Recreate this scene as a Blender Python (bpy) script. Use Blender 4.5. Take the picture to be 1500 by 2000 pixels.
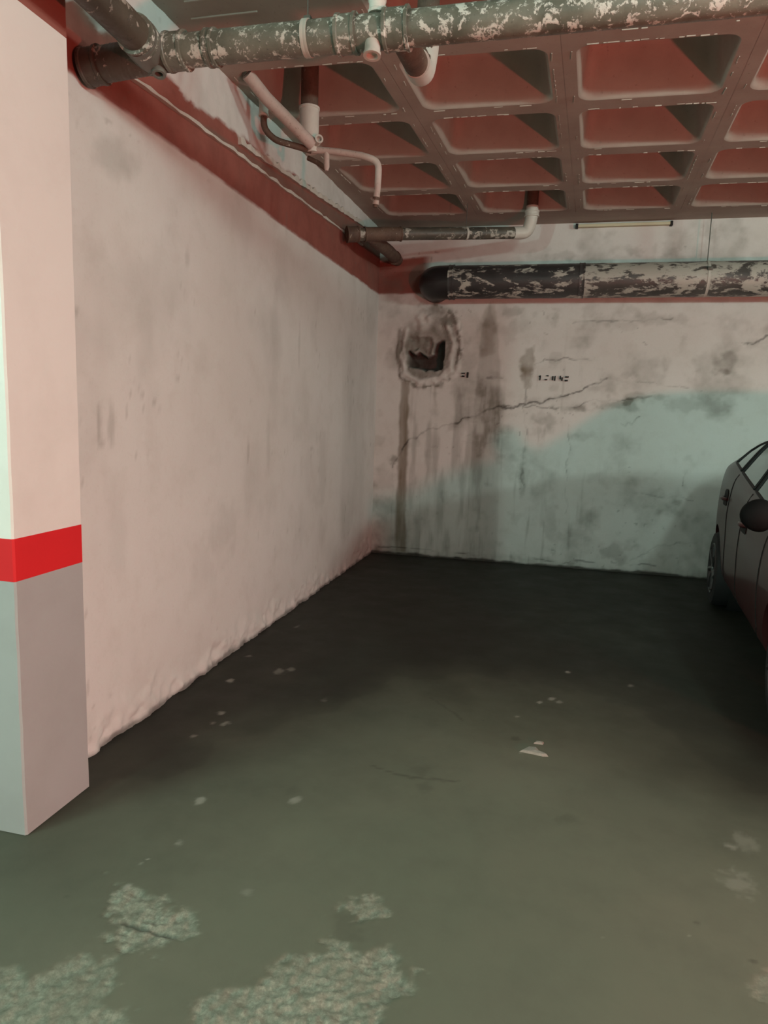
import bpy, bmesh, math, random
import numpy as np
from mathutils import Vector, Matrix
from mathutils.bvhtree import BVHTree

random.seed(7)
for o in list(bpy.data.objects): bpy.data.objects.remove(o)
SC = bpy.context.scene
COL = SC.collection

# ------------------------------------------------------------------ camera
cam = bpy.data.cameras.new('camera'); camo = bpy.data.objects.new('camera', cam); COL.objects.link(camo)
cam.sensor_fit = 'HORIZONTAL'; cam.sensor_width = 36.0; cam.lens = 36.0*1345/1500
cam.clip_start = 0.02; cam.clip_end = 60
right = Vector((0.97099592, 0.23699592, 0.03162036))
up = Vector((-0.06351165, 0.12816396, 0.98971727))
fwd = Vector((-0.23050637, 0.96301969, -0.13949868))
M = Matrix.Identity(4)
for r in range(3):
    M[r][0] = right[r]; M[r][1] = up[r]; M[r][2] = -fwd[r]
M.translation = Vector((1.798, 0.0, 1.45))
camo.matrix_world = M
SC.camera = camo

# ------------------------------------------------------------------ world, lamps, exposure
w = bpy.data.worlds.new('world'); SC.world = w; w.use_nodes = True
w.node_tree.nodes['Background'].inputs[0].default_value = (0.75, 0.85, 0.75, 1)
w.node_tree.nodes['Background'].inputs[1].default_value = 0.002

def area(name, loc, target, sx, sy, power, color):
    l = bpy.data.lights.new(name, 'AREA'); l.shape = 'RECTANGLE'; l.size = sx; l.size_y = sy
    l.energy = power; l.color = color
    o = bpy.data.objects.new(name, l); COL.objects.link(o); o.location = loc
    o.rotation_euler = (Vector(target)-Vector(loc)).to_track_quat('-Z', 'Y').to_euler()
    return o

def ball_lamp(name, loc, rad, power, color):
    l = bpy.data.lights.new(name, 'POINT'); l.shadow_soft_size = rad; l.energy = power; l.color = color
    o = bpy.data.objects.new(name, l); COL.objects.link(o); o.location = loc
    return o

# cool tubes of the garage: over the driving aisle and over the bays to the right
def tube_lamp(name, x, y0, y1, z, n, power, color):
    for k in range(n):
        ball_lamp(name, (x, y0+(y1-y0)*k/(n-1), z), 0.13, power/n, color)
tube_lamp('aisle_lamp_left', -1.15, -0.9, 0.3, 2.95, 5, 235, (0.66, 1.0, 0.88))
tube_lamp('aisle_lamp_right', 3.7, -1.3, 0.9, 3.04, 7, 270, (0.72, 1.0, 0.92))
tube_lamp('bay_lamp_far_right', 8.0, 1.6, 2.6, 2.86, 3, 480, (0.74, 1.0, 0.92))
ball_lamp('fill_lamp_middle', (2.6, -4.0, 2.7), 0.15, 60, (0.76, 1.0, 0.88))  # added fill lamp that balances the wall tones
ball_lamp('aisle_lamp_far_left', (-1.25, -4.2, 2.85), 0.15, 470, (0.62, 1.0, 0.90))
# low red lamp in the aisle, out of view
ball_lamp('red_lamp', (4.9, 0.0, 0.69), 0.09, 430, (1.0, 0.15, 0.125))

SC.view_settings.view_transform = 'Standard'
SC.view_settings.look = 'None'
SC.view_settings.gamma = 1.0
SC.view_settings.use_curve_mapping = False
SC.view_settings.exposure = 0.0

# ------------------------------------------------------------------ helpers
def tag(o, label=None, cat=None, group=None, kind=None):
    if label: o['label'] = label
    if cat: o['category'] = cat
    if group: o['group'] = group
    if kind: o['kind'] = kind
    return o

def empty(name, loc):
    o = bpy.data.objects.new(name, None); COL.objects.link(o); o.location = loc
    o.empty_display_size = 0.1
    return o

def wpos(o):
    p = Vector(o.location)
    while o.parent: o = o.parent; p += Vector(o.location)
    return p

def link(name, me, m=None, parent=None, smooth=True):
    """mesh is given in world coordinates; children keep those coordinates"""
    o = bpy.data.objects.new(name, me); COL.objects.link(o)
    if m: me.materials.append(m)
    if parent:
        o.parent = parent; me.transform(Matrix.Translation(-wpos(parent)))
    if smooth and len(me.polygons):
        me.polygons.foreach_set('use_smooth', np.ones(len(me.polygons), dtype=bool))
    return o

def from_bm(bm):
    me = bpy.data.meshes.new('m'); bmesh.ops.recalc_face_normals(bm, faces=bm.faces); bm.to_mesh(me); bm.free(); return me

def obj(name, bm, m=None, parent=None, smooth=True):
    o = link(name, from_bm(bm), m, parent, smooth)
    if smooth:
        try: o.data.set_sharp_from_angle(angle=math.radians(38))
        except Exception: pass
    return o

def box(bm, x0, x1, y0, y1, z0, z1, bev=0.0):
    r = bmesh.ops.create_cube(bm, size=1.0)
    vs = r['verts']
    for v in vs:
        v.co = Vector(((x0+x1)/2+v.co.x*(x1-x0), (y0+y1)/2+v.co.y*(y1-y0), (z0+z1)/2+v.co.z*(z1-z0)))
    if bev:
        es = list({e for v in vs for e in v.link_edges})
        bmesh.ops.bevel(bm, geom=es, offset=bev, segments=2, affect='EDGES', profile=0.5)

def frames(pts):
    pts = [Vector(p) for p in pts]; T = []
    for i in range(len(pts)):
        a = pts[max(0, i-1)]; b = pts[min(len(pts)-1, i+1)]; T.append((b-a).normalized())
    n = T[0].orthogonal().normalized(); N = [n]
    for i in range(1, len(pts)):
        q = T[i-1].rotation_difference(T[i]); n = (q @ n); n = (n-T[i]*n.dot(T[i])).normalized(); N.append(n)
    return pts, T, N

def tube(bm, pts, r, seg=20, caps=True, wob=0.0):
    pts, T, N = frames(pts)
    if not hasattr(r, '__len__'): r = [r]*len(pts)
    rings = []
    for i, p in enumerate(pts):
        b = T[i].cross(N[i]); ring = []
        for k in range(seg):
            a = 2*math.pi*k/seg
            rr = r[i]*(1+wob*math.sin(3*a+i*1.7)+wob*random.uniform(-1, 1))
            ring.append(bm.verts.new(p+N[i]*math.cos(a)*rr+b*math.sin(a)*rr))
        rings.append(ring)
    for i in range(len(rings)-1):
        for k in range(seg):
            bm.faces.new((rings[i][k], rings[i][(k+1) % seg], rings[i+1][(k+1) % seg], rings[i+1][k]))
    if caps:
        bm.faces.new(rings[0][::-1]); bm.faces.new(rings[-1])

def bend(pts, rad, n=6):
    """round the corners of a polyline"""
    P = [Vector(p) for p in pts]; out = [P[0]]
    for i in range(1, len(P)-1):
        a = (P[i-1]-P[i]); b = (P[i+1]-P[i]); d = min(rad, a.length*0.45, b.length*0.45)
        s = P[i]+a.normalized()*d; e = P[i]+b.normalized()*d
        for k in range(n+1):
            t = k/n; out.append(s*(1-t)**2+P[i]*2*t*(1-t)+e*t*t)
    out.append(P[-1])
    return out

def densify(pts, step):
    P = [Vector(p) for p in pts]; out = [P[0]]
    for a, b in zip(P[:-1], P[1:]):
        n = max(1, int((b-a).length/step))
        for k in range(1, n+1): out.append(a.lerp(b, k/n))
    return out

def coupling(bm, c, axis, r, length, seg=24, lip=0.004):
    c = Vector(c); a = Vector(axis).normalized(); h = length/2
    prof = [(-h, r*0.93), (-h, r+lip), (-h+0.010, r+lip), (-h+0.013, r), (h-0.013, r), (h-0.010, r+lip), (h, r+lip), (h, r*0.93)]
    tube_prof(bm, c, a, prof, seg)

def tube_prof(bm, c, a, prof, seg=24, close=True):
    n = a.orthogonal().normalized(); b = a.cross(n); rings = []
    for (t, r) in prof:
        rings.append([bm.verts.new(c+a*t+n*math.cos(2*math.pi*k/seg)*r+b*math.sin(2*math.pi*k/seg)*r) for k in range(seg)])
    for i in range(len(rings)-1):
        for k in range(seg):
            bm.faces.new((rings[i][k], rings[i][(k+1) % seg], rings[i+1][(k+1) % seg], rings[i+1][k]))
    if close:
        bm.faces.new(rings[0][::-1]); bm.faces.new(rings[-1])

# ---- numpy noise
_rng = np.random.default_rng(11)
_LAT = _rng.random((256, 256))
def vnoise(x, y, seed=0):
    x = np.asarray(x, float)+seed*37.31; y = np.asarray(y, float)+seed*91.7
    xi = np.floor(x).astype(int); yi = np.floor(y).astype(int); fx = x-xi; fy = y-yi
    fx = fx*fx*(3-2*fx); fy = fy*fy*(3-2*fy)
    g = lambda i, j: _LAT[i & 255, j & 255]
    return (g(xi, yi)*(1-fx)+g(xi+1, yi)*fx)*(1-fy)+(g(xi, yi+1)*(1-fx)+g(xi+1, yi+1)*fx)*fy
def fbm(x, y, s, o=4, seed=0):
    v = 0; a = 0.5; t = 0
    for k in range(o):
        v = v+a*vnoise(x*s, y*s, seed+k*5); t += a; a *= 0.5; s *= 2.1
    return v/t
def sstep(a, b, x):
    t = np.clip((x-a)/(b-a), 0, 1); return t*t*(3-2*t)
def dseg(x, y, pts):
    d = np.full(np.shape(x), 1e9)
    for (ax, ay), (bx, by) in zip(pts[:-1], pts[1:]):
        vx, vy = bx-ax, by-ay; L = vx*vx+vy*vy+1e-12
        t = np.clip(((x-ax)*vx+(y-ay)*vy)/L, 0, 1)
        d = np.minimum(d, np.hypot(x-ax-t*vx, y-ay-t*vy))
    return d
def sdpoly(x, y, pts):
    """signed distance, negative inside"""
    d = dseg(x, y, list(pts)+[pts[0]]); ins = np.zeros(np.shape(x), bool); n = len(pts)
    for i in range(n):
        (ax, ay), (bx, by) = pts[i], pts[(i+1) % n]
        c = ((ay > y) != (by > y)) & (x < (bx-ax)*(y-ay)/(by-ay+1e-12)+ax)
        ins ^= c
    return np.where(ins, -d, d)

def grid_mesh(name, P, mask=None, flip=False):
    nu, nv = P.shape[:2]; me = bpy.data.meshes.new(name)
    me.vertices.add(nu*nv); me.vertices.foreach_set('co', P.reshape(-1).astype(np.float32))
    idx = np.arange(nu*nv).reshape(nu, nv)
    q = np.stack([idx[:-1, :-1], idx[1:, :-1], idx[1:, 1:], idx[:-1, 1:]], -1).reshape(-1, 4)
    if flip: q = q[:, ::-1]
    n = len(q); me.loops.add(n*4); me.loops.foreach_set('vertex_index', q.reshape(-1).astype(np.int32))
    me.polygons.add(n); me.polygons.foreach_set('loop_start', (np.arange(n)*4).astype(np.int32))
    me.update(calc_edges=True); me.validate()
    if mask is not None:
        at = me.color_attributes.new('mask', 'FLOAT_COLOR', 'POINT')
        at.data.foreach_set('color', np.clip(mask, 0, 1).reshape(-1).astype(np.float32))
    return me

def lines(segs):
    out = []
    for a, b, st in segs:
        n = max(1, int(round((b-a)/st))); out += list(np.linspace(a, b, n+1)[:-1])
    out.append(segs[-1][1]); return np.array(out)

# ---- materials
def lin(r, g, b):
    f = lambda c: (c/255/12.92 if c/255 <= 0.04045 else ((c/255+0.055)/1.055)**2.4)
    return (f(r), f(g), f(b), 1)

class NT:
    def __init__(s, name):
        s.m = bpy.data.materials.new(name); s.m.use_nodes = True; s.t = s.m.node_tree; s.n = s.t.nodes
        s.b = s.n['Principled BSDF']; s.co = s.n.new('ShaderNodeTexCoord').outputs['Object']
    def L(s, a, b): s.t.links.new(a, b)
    def noise(s, scale, detail=5, rough=0.6, vec=None, stretch=None, dist=0.0):
        n = s.n.new('ShaderNodeTexNoise'); n.inputs['Scale'].default_value = scale; n.inputs['Detail'].default_value = detail
        n.inputs['Roughness'].default_value = rough; n.inputs['Distortion'].default_value = dist
        v = vec or s.co
        if stretch:
            mp = s.n.new('ShaderNodeMapping'); mp.inputs['Scale'].default_value = stretch; s.L(v, mp.inputs['Vector']); v = mp.outputs[0]
        s.L(v, n.inputs['Vector']); return n.outputs['Fac']
    def ramp(s, fac, stops, interp='LINEAR'):
        r = s.n.new('ShaderNodeValToRGB'); r.color_ramp.interpolation = interp; e = r.color_ramp.elements
        while len(e) < len(stops): e.new(0.5)
        for k, (p, c) in enumerate(stops):
            e[k].position = p; e[k].color = c if hasattr(c, '__len__') else (c, c, c, 1)
        s.L(fac, r.inputs[0]); return r.outputs[0]
    def mix(s, fac, a, b, mode='MIX'):
        m = s.n.new('ShaderNodeMix'); m.data_type = 'RGBA'; m.blend_type = mode
        for sock, v in ((m.inputs[0], fac), (m.inputs[6], a), (m.inputs[7], b)):
            if isinstance(v, (int, float)): sock.default_value = v
            elif isinstance(v, (tuple, list)): sock.default_value = v
            else: s.L(v, sock)
        return m.outputs[2]
    def math(s, op, a, b=0.0):
        m = s.n.new('ShaderNodeMath'); m.operation = op; m.use_clamp = False
        for sock, v in ((m.inputs[0], a), (m.inputs[1], b)):
            if isinstance(v, (int, float)): sock.default_value = v
            else: s.L(v, sock)
        return m.outputs[0]
    def attr(s):
        a = s.n.new('ShaderNodeAttribute'); a.attribute_name = 'mask'
        sp = s.n.new('ShaderNodeSeparateColor'); s.L(a.outputs['Color'], sp.inputs[0])
        return sp.outputs[0], sp.outputs[1], sp.outputs[2], a.outputs['Alpha']
    def bump(s, h, strength=0.3, dist=0.01):
        b = s.n.new('ShaderNodeBump'); b.inputs['Strength'].default_value = strength; b.inputs['Distance'].default_value = dist
        s.L(h, b.inputs['Height']); s.L(b.outputs[0], s.b.inputs['Normal'])
    def done(s, color=None, rough=0.8, metal=0.0, spec=None, coat=None):
        if color is not None:
            if isinstance(color, (tuple, list)): s.b.inputs['Base Color'].default_value = color
            else: s.L(color, s.b.inputs['Base Color'])
        if isinstance(rough, (int, float)): s.b.inputs['Roughness'].default_value = rough
        else: s.L(rough, s.b.inputs['Roughness'])
        s.b.inputs['Metallic'].default_value = metal
        if spec is not None: s.b.inputs['Specular IOR Level'].default_value = spec
        if coat: s.b.inputs['Coat Weight'].default_value = coat; s.b.inputs['Coat Roughness'].default_value = 0.08
        return s.m

def simple(name, color, rough=0.6, metal=0.0, scale=30, var=0.25, spec=None, coat=None, bump=0.0):
    t = NT(name); n = t.noise(scale)
    c = t.mix(t.math('MULTIPLY', n, var), color, tuple(c*0.35 for c in color[:3])+(1,))
    if bump: t.bump(n, bump, 0.004)
    return t.done(c, rough, metal, spec, coat)

WALL = (0.60, 0.60, 0.575, 1)
BAND = (0.26, 0.090, 0.070, 1)
def wall_mat(name, base):
    t = NT(name); g, r, d, b = t.attr()
    big = t.noise(0.9, 5, 0.6); mid = t.noise(5, 6, 0.65); fine = t.noise(60, 4, 0.7)
    c = t.mix(t.ramp(big, [(0.35, 0.0), (0.75, 0.35)]), base, (0.47, 0.44, 0.39, 1))
    c = t.mix(t.ramp(mid, [(0.50, 0.0), (0.85, 0.30)]), c, (0.36, 0.33, 0.28, 1))
    c = t.mix(t.ramp(fine, [(0.55, 0.0), (0.85, 0.18)]), c, (0.30, 0.27, 0.22, 1))
    c = t.mix(b, c, t.mix(t.ramp(mid, [(0.4, 0.0), (0.8, 0.6)]), BAND, (0.13, 0.040, 0.030, 1)))
    c = t.mix(g, c, (0.13, 0.12, 0.095, 1))
    c = t.mix(r, c, (0.125, 0.090, 0.050, 1))
    c = t.mix(d, c, (0.022, 0.018, 0.013, 1))
    t.bump(t.math('ADD', t.math('MULTIPLY', mid, 0.7), t.math('MULTIPLY', fine, 0.25)), 0.35, 0.006)
    return t.done(c, 0.88, spec=0.25)
M_BACK = wall_mat('back_wall_plaster', WALL)
M_LEFT = wall_mat('left_wall_plaster', (0.61, 0.61, 0.585, 1))

def floor_mat():
    t = NT('worn_floor'); g, r, d, b = t.attr()   # g = bare aggregate, r = pale chips, d = dark scuffs, b = painted shade and stain
    big = t.noise(0.8, 5, 0.6); mid = t.noise(4, 6, 0.6); fine = t.noise(140, 3, 0.7); peb = t.noise(75, 4, 0.75)
    c = t.mix(t.ramp(big, [(0.3, 0.0), (0.7, 1.0)]), (0.100, 0.108, 0.078, 1), (0.120, 0.114, 0.084, 1))
    c = t.mix(t.ramp(mid, [(0.45, 0.0), (0.8, 0.45)]), c, (0.072, 0.074, 0.054, 1))
    c = t.mix(t.ramp(fine, [(0.6, 0.0), (0.9, 0.25)]), c, (0.13, 0.13, 0.11, 1))
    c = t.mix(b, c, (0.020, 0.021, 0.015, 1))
    ag = t.ramp(peb, [(0.25, (0.10, 0.10, 0.075, 1)), (0.5, (0.185, 0.185, 0.145, 1)), (0.7, (0.29, 0.285, 0.225, 1))])
    c = t.mix(g, c, ag)
    c = t.mix(r, c, (0.33, 0.31, 0.27, 1))
    c = t.mix(d, c, (0.02, 0.02, 0.016, 1))
    t.bump(t.math('ADD', t.math('MULTIPLY', mid, 0.5), t.math('MULTIPLY', fine, 0.2)), 0.25, 0.004)
    return t.done(c, t.ramp(mid, [(0.3, 0.55), (0.8, 0.75)]), spec=0.3)
M_FLOOR = floor_mat()

def ceil_mat():
    t = NT('ceiling_concrete'); n = t.noise(3, 6, 0.6); f = t.noise(40, 4, 0.7)
    c = t.mix(t.ramp(n, [(0.35, 0.0), (0.75, 1.0)]), (0.40, 0.36, 0.31, 1), (0.31, 0.275, 0.235, 1))
    c = t.mix(t.ramp(f, [(0.62, 0.0), (0.75, 0.5)]), c, (0.14, 0.12, 0.10, 1))
    t.bump(n, 0.2, 0.006)
    return t.done(c, 0.85, spec=0.25)
M_CEIL = ceil_mat()
M_FIN = simple('pale_mortar', (0.55, 0.52, 0.46, 1), 0.85, bump=0.2)

def pipe_mat(name, dark, mid_c, pale, amount, scale=14, rough=0.38, st=(1, 1, 1)):
    t = NT(name); a = t.noise(scale, 6, 0.65, stretch=st, dist=0.6); b2 = t.noise(scale*3.1, 5, 0.7, stretch=st); c2 = t.noise(scale*0.35, 4, 0.6)
    c = t.mix(t.ramp(c2, [(0.35, 0.0), (0.65, 1.0)]), dark, mid_c)
    flake = t.ramp(t.math('ADD', t.math('MULTIPLY', a, 0.65), t.math('MULTIPLY', b2, 0.35)), [(amount, 0.0), (amount+0.035, 1.0)])
    c = t.mix(flake, c, pale)
    c = t.mix(t.ramp(b2, [(0.60, 0.0), (0.70, 0.7)]), c, tuple(x*0.35 for x in dark[:3])+(1,))
    t.bump(t.math('ADD', flake, t.math('MULTIPLY', b2, 0.8)), 0.45, 0.003)
    return t.done(c, t.ramp(b2, [(0.3, rough), (0.7, rough+0.3)]), spec=0.6)
M_PIPE = pipe_mat('grey_peeling_pipe', (0.10, 0.11, 0.085, 1), (0.19, 0.20, 0.16, 1), (0.60, 0.62, 0.56, 1), 0.530, 24, 0.26)
M_PIPED = pipe_mat('grimy_brown_pipe', (0.045, 0.038, 0.028, 1), (0.085, 0.07, 0.05, 1), (0.36, 0.32, 0.27, 1), 0.545, 11)
M_PIPEB = pipe_mat('dark_flaking_pipe', (0.022, 0.022, 0.022, 1), (0.05, 0.05, 0.048, 1), (0.40, 0.40, 0.35, 1), 0.515, 4.6, 0.35, (0.7, 1.6, 1.6))
M_PIPEC = pipe_mat('pale_flaking_pipe', (0.030, 0.030, 0.028, 1), (0.08, 0.078, 0.07, 1), (0.40, 0.40, 0.35, 1), 0.475, 4.2, 0.35, (0.7, 1.6, 1.6))
M_PIPES = pipe_mat('small_flaking_pipe', (0.045, 0.045, 0.036, 1), (0.11, 0.095, 0.07, 1), (0.38, 0.37, 0.32, 1), 0.53, 9)
M_WATER = pipe_mat('pinkish_painted_pipe', (0.38, 0.31, 0.27, 1), (0.46, 0.38, 0.34, 1), (0.12, 0.08, 0.06, 1), 0.64, 22, 0.6)
M_RUST = pipe_mat('rusty_pipe', (0.07, 0.042, 0.028, 1), (0.12, 0.075, 0.05, 1), (0.40, 0.36, 0.30, 1), 0.60, 26, 0.6)
M_PVC = simple('white_plastic', (0.60, 0.58, 0.52, 1), 0.5, scale=18, var=0.35, bump=0.1)
M_PVCG = simple('grey_plastic', (0.16, 0.165, 0.14, 1), 0.42, scale=18, var=0.5, bump=0.1)
M_BLACK = simple('black_plastic', (0.010, 0.010, 0.010, 1), 0.6, spec=0.3)
M_HOLE = simple('dark_bore', (0.006, 0.005, 0.004, 1), 0.9)
M_WIRE = simple('dull_wire', (0.10, 0.10, 0.085, 1), 0.55, 0.4)
M_STRAP = simple('pale_strap', (0.52, 0.52, 0.46, 1), 0.5)
M_INK = simple('black_stencil_paint', (0.012, 0.010, 0.009, 1), 0.8)

def plain_paint(name, col, var_col, rough=0.7):
    t = NT(name); a = t.noise(2.5, 6, 0.6); f = t.noise(70, 4, 0.7)
    c = t.mix(t.ramp(a, [(0.45, 0.0), (0.85, 0.6)]), col, var_col); c = t.mix(t.ramp(f, [(0.6, 0.0), (0.9, 0.25)]), c, var_col)
    t.bump(t.math('ADD', a, t.math('MULTIPLY', f, 0.3)), 0.25, 0.004)
    return t.done(c, rough, spec=0.3)
M_PWHITE = plain_paint('pillar_white_paint', (0.68, 0.655, 0.62, 1), (0.52, 0.48, 0.44, 1))
M_PGREY = plain_paint('pillar_grey_paint', (0.34, 0.345, 0.34, 1), (0.26, 0.255, 0.24, 1))
M_PRED = plain_paint('pillar_red_paint', (0.60, 0.018, 0.022, 1), (0.48, 0.015, 0.018, 1), 0.5)
M_PBAND = plain_paint('red_brown_paint', BAND, (0.15, 0.045, 0.034, 1))

# ------------------------------------------------------------------ floor
patch_polys = [
 [(0.558,1.665),(0.638,1.676),(0.779,1.671),(0.882,1.667),(0.879,1.613),(0.921,1.58),(0.855,1.545),(0.837,1.498),(0.758,1.498),(0.681,1.505),(0.666,1.573),(0.617,1.636)],
 [(0.547,1.693),(0.561,1.732),(0.599,1.708),(0.59,1.674)],
 [(1.269,1.785),(1.298,1.848),(1.363,1.858),(1.374,1.802),(1.339,1.761)],
 [(1.248,1.618),(1.336,1.666),(1.456,1.654),(1.526,1.623),(1.531,1.565),(1.505,1.501),(1.486,1.421),(1.275,1.25),(1.066,1.25),(1.07,1.427),(1.165,1.495),(1.213,1.518)],
 [(0.582,1.357),(0.635,1.407),(0.783,1.405),(0.824,1.326),(0.928,1.265),(0.564,1.1),(0.45,1.279),(0.52,1.38)],
 [(2.375,1.81),(2.435,1.898),(2.498,1.898),(2.455,1.751),(2.375,1.76)]]
patch_w = [1.0, 0.9, 0.9, 0.95, 0.75, 0.6]
spots = [(0.606,2.186,.022,.6),(0.944,2.288,.024,.5),(0.661,1.933,.018,.5),(0.604,1.831,.006,1),(0.597,1.807,.010,.5),(0.323,2.894,.022,.7),(0.34,2.783,.015,.5),(0.394,2.806,.022,.6),(0.319,2.641,.018,.7),
 (0.179,3.284,.022,.8),(0.119,3.669,.022,.6),(0.381,3.494,.045,.45),(0.43,3.55,.03,.4),(1.97,4.006,.018,.9),(1.824,3.518,.022,.9),(1.883,3.578,.022,.7),(1.92,3.549,.022,.6),(2.306,3.906,.02,.5),(1.752,2.937,.014,.9),
 (2.498,2.453,.022,.5),(2.468,2.256,.060,.28),(2.269,1.958,.006,.7),(2.026,1.883,.005,1),(0.978,1.775,.02,.3),(1.716,3.303,.012,.7),(2.55,2.50,.05,.25),(0.62,1.70,.012,.6),(0.18,4.3,.02,.5),(0.75,3.2,.02,.25)]
darks = [(0.907,2.341,.05,.25),(1.354,2.639,.06,.35),(1.395,2.528,.05,.4),(1.944,2.455,.05,.4),(1.562,3.211,.012,.9),(1.717,3.053,.03,.7),(0.474,1.612,.012,.5),(2.301,2.02,.012,.7),(2.426,1.905,.014,.8),(1.315,1.737,.05,.35),(1.33,1.70,.06,.3)]
fcracks = [[(1.263,3.405),(1.359,3.302),(1.454,3.177)], [(1.15,2.62),(1.32,2.57),(1.5,2.60)]]

xs = lines([(-6, -0.4, 0.7), (-0.4, 2.9, 0.009), (2.9, 4.0, 0.03), (4.0, 9, 0.5)])
ys = lines([(-6, 0.9, 0.7), (0.9, 1.2, 0.05), (1.2, 2.3, 0.007), (2.3, 4.2, 0.013), (4.2, 7.1, 0.03)])
X, Y = np.meshgrid(xs, ys, indexing='ij')
bare = np.zeros_like(X)
ragged = (fbm(X, Y, 16, 4, 3)-0.5)*0.13+(fbm(X, Y, 60, 3, 9)-0.5)*0.045
for pl, wt in zip(patch_polys, patch_w):
    bare = np.maximum(bare, wt*sstep(0.010, -0.012, sdpoly(X, Y, pl)+ragged))
bare *= 0.70+0.30*sstep(0.30, 0.55, fbm(X, Y, 20, 3, 21))
pale = np.zeros_like(X)
for k, (sx, sy, r, a) in enumerate(spots):
    d = np.hypot(X-sx, (Y-sy)*0.8)+(fbm(X, Y, 40, 3, k)-0.5)*r*1.5
    pale = np.maximum(pale, a*0.75*sstep(r, r*0.35, d))
dk = np.zeros_like(X)
for k, (sx, sy, r, a) in enumerate(darks):
    d = np.hypot(X-sx, (Y-sy)*1.1)+(fbm(X, Y, 25, 3, 40+k)-0.5)*r*1.6
    dk = np.maximum(dk, a*0.6*sstep(r, r*0.2, d))
for c in fcracks:
    d = dseg(X+(fbm(X, Y, 10, 3, 2)-0.5)*0.06, Y+(fbm(X, Y, 10, 3, 5)-0.5)*0.06, c)
    dk = np.maximum(dk, 0.45*sstep(0.010, 0.002, d))
g1 = dseg(X, Y, [(0.70,1.565),(0.781,1.56),(0.865,1.552)])
dk = np.maximum(dk, 0.55*sstep(0.010, 0.003, g1))
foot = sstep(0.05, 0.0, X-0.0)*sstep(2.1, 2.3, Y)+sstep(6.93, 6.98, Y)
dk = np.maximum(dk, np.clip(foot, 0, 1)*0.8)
# shade painted into the inner half of the bay, with a stain's irregular edge
shade_poly = [(-0.4, 1.95), (0.15, 2.0), (0.45, 2.45), (0.85, 2.95), (1.12, 3.52), (1.25, 3.45), (1.36, 3.50), (1.42, 3.62), (1.70, 3.70), (2.0, 3.60), (2.35, 3.35), (2.62, 2.9), (4.2, 2.4), (4.2, 7.3), (-0.4, 7.3)]
dd = sdpoly(X, Y, shade_poly)+(fbm(X, Y, 3.0, 5, 77)-0.5)*0.4
shade_stain = sstep(0.95, -0.65, dd)*(0.95+0.4*(fbm(X, Y, 2.2, 4, 78)-0.5))+0.10*sstep(0.03, -0.03, dd+0.05+(fbm(X, Y, 9, 3, 5)-0.5)*0.1)
peb = fbm(X, Y, 55, 3, 31)
rough_h = (fbm(X, Y, 80, 2, 31)-0.5)*0.016+(fbm(X, Y, 26, 3, 13)-0.5)*0.010
Z = bare*(rough_h-0.004)+(fbm(X, Y, 1.3, 3, 1)-0.5)*0.006*sstep(-0.3, 0.1, X)*sstep(3.2, 2.6, X)
Z -= 0.008*sstep(0.009, 0.002, g1)
Z -= 0.004
P = np.stack([X, Y, Z], -1)
mask = np.stack([bare, pale, dk, shade_stain], -1)
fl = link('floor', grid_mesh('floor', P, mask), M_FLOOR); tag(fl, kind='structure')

# ------------------------------------------------------------------ left wall
yv = lines([(2.10, 7.05, 0.016)]); zv = lines([(-0.03, 0.25, 0.012), (0.25, 2.55, 0.03), (2.55, 3.36, 0.012)])
Y, Zz = np.meshgrid(yv, zv, indexing='ij')
rag = (fbm(Y, Zz, 9, 5, 4)-0.5)
low = sstep(2.650, 2.662, Zz+rag*0.015)
topz = 2.905+0.078*(Y-3.1)+0.05*sstep(3.3, 3.0, Y)
band = low*sstep(0.012, -0.012, Zz-topz+rag*0.10*sstep(6.5, 3.5, Y))
l1 = 2.793+0.0478*(Y-2.66); l2 = 2.922+0.0887*(Y-3.92)
grim = 0.45*sstep(0.0, 0.02, Zz-l1)*sstep(0.0, -0.02, Zz-np.minimum(l2, topz))*(0.5+fbm(Y, Zz, 12, 4, 8))  # darker strip between the two added ledge lines
# upper strip between the added ledges and the slab: stays plaster with a dark patch near the tee
grim += 0.9*sstep(0.16, 0.0, np.hypot(Y-2.52, (Zz-2.92)*1.6)+rag*0.12)
# vertical grime near the far corner, blotches, scuffs
zone = sstep(5.75, 5.95, Y)*sstep(6.7, 6.45, Y)*sstep(2.4, 1.4, Zz)
grim += zone*(0.10+0.12*fbm(Y, Zz*0.15, 8, 3, 6))
grim += 0.22*sstep(1.0, 0.0, Zz/0.35)*fbm(Y, Zz, 5, 4, 12)*sstep(0.0, 1.0, (Y-2)/4)
grim += 0.16*sstep(0.50, 0.75, fbm(Y, Zz, 1.6, 5, 17))+0.10*sstep(0.58, 0.8, fbm(Y, Zz*0.5, 4, 5, 57))+0.25*sstep(0.86, 0.93, vnoise(Y*30, Zz*30, 4))*sstep(0.55, 0.7, fbm(Y, Zz, 3, 3, 9))
for (a, b, ry, rz, s) in [(3.19,2.19,.03,.07,.25),(2.47,1.36,.02,.10,.35),(2.55,1.36,.03,.12,.3),(3.9,1.2,.02,.12,.25),(4.75,1.9,.03,.2,.18),(2.64,2.45,.20,.10,.25),(4.48,2.7,.02,.1,.2),(3.6,.75,.25,.2,.12),(4.2,1.3,.05,.25,.15),(5.3,1.0,.15,.5,.14)]:
    d = np.hypot((Y-a)/ry, (Zz-b)/rz)+(fbm(Y, Zz, 14, 4, int(a*10))-0.5)*1.2
    grim += s*sstep(1.0, 0.3, d)
dkm = 0.7*sstep(0.03, 0.0, Zz+(fbm(Y, Zz, 10, 3, 2)-0.5)*0.05)
crumb = sstep(0.17, 0.04, Zz+(fbm(Y, Zz, 3, 3, 2)-0.5)*0.22)
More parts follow.
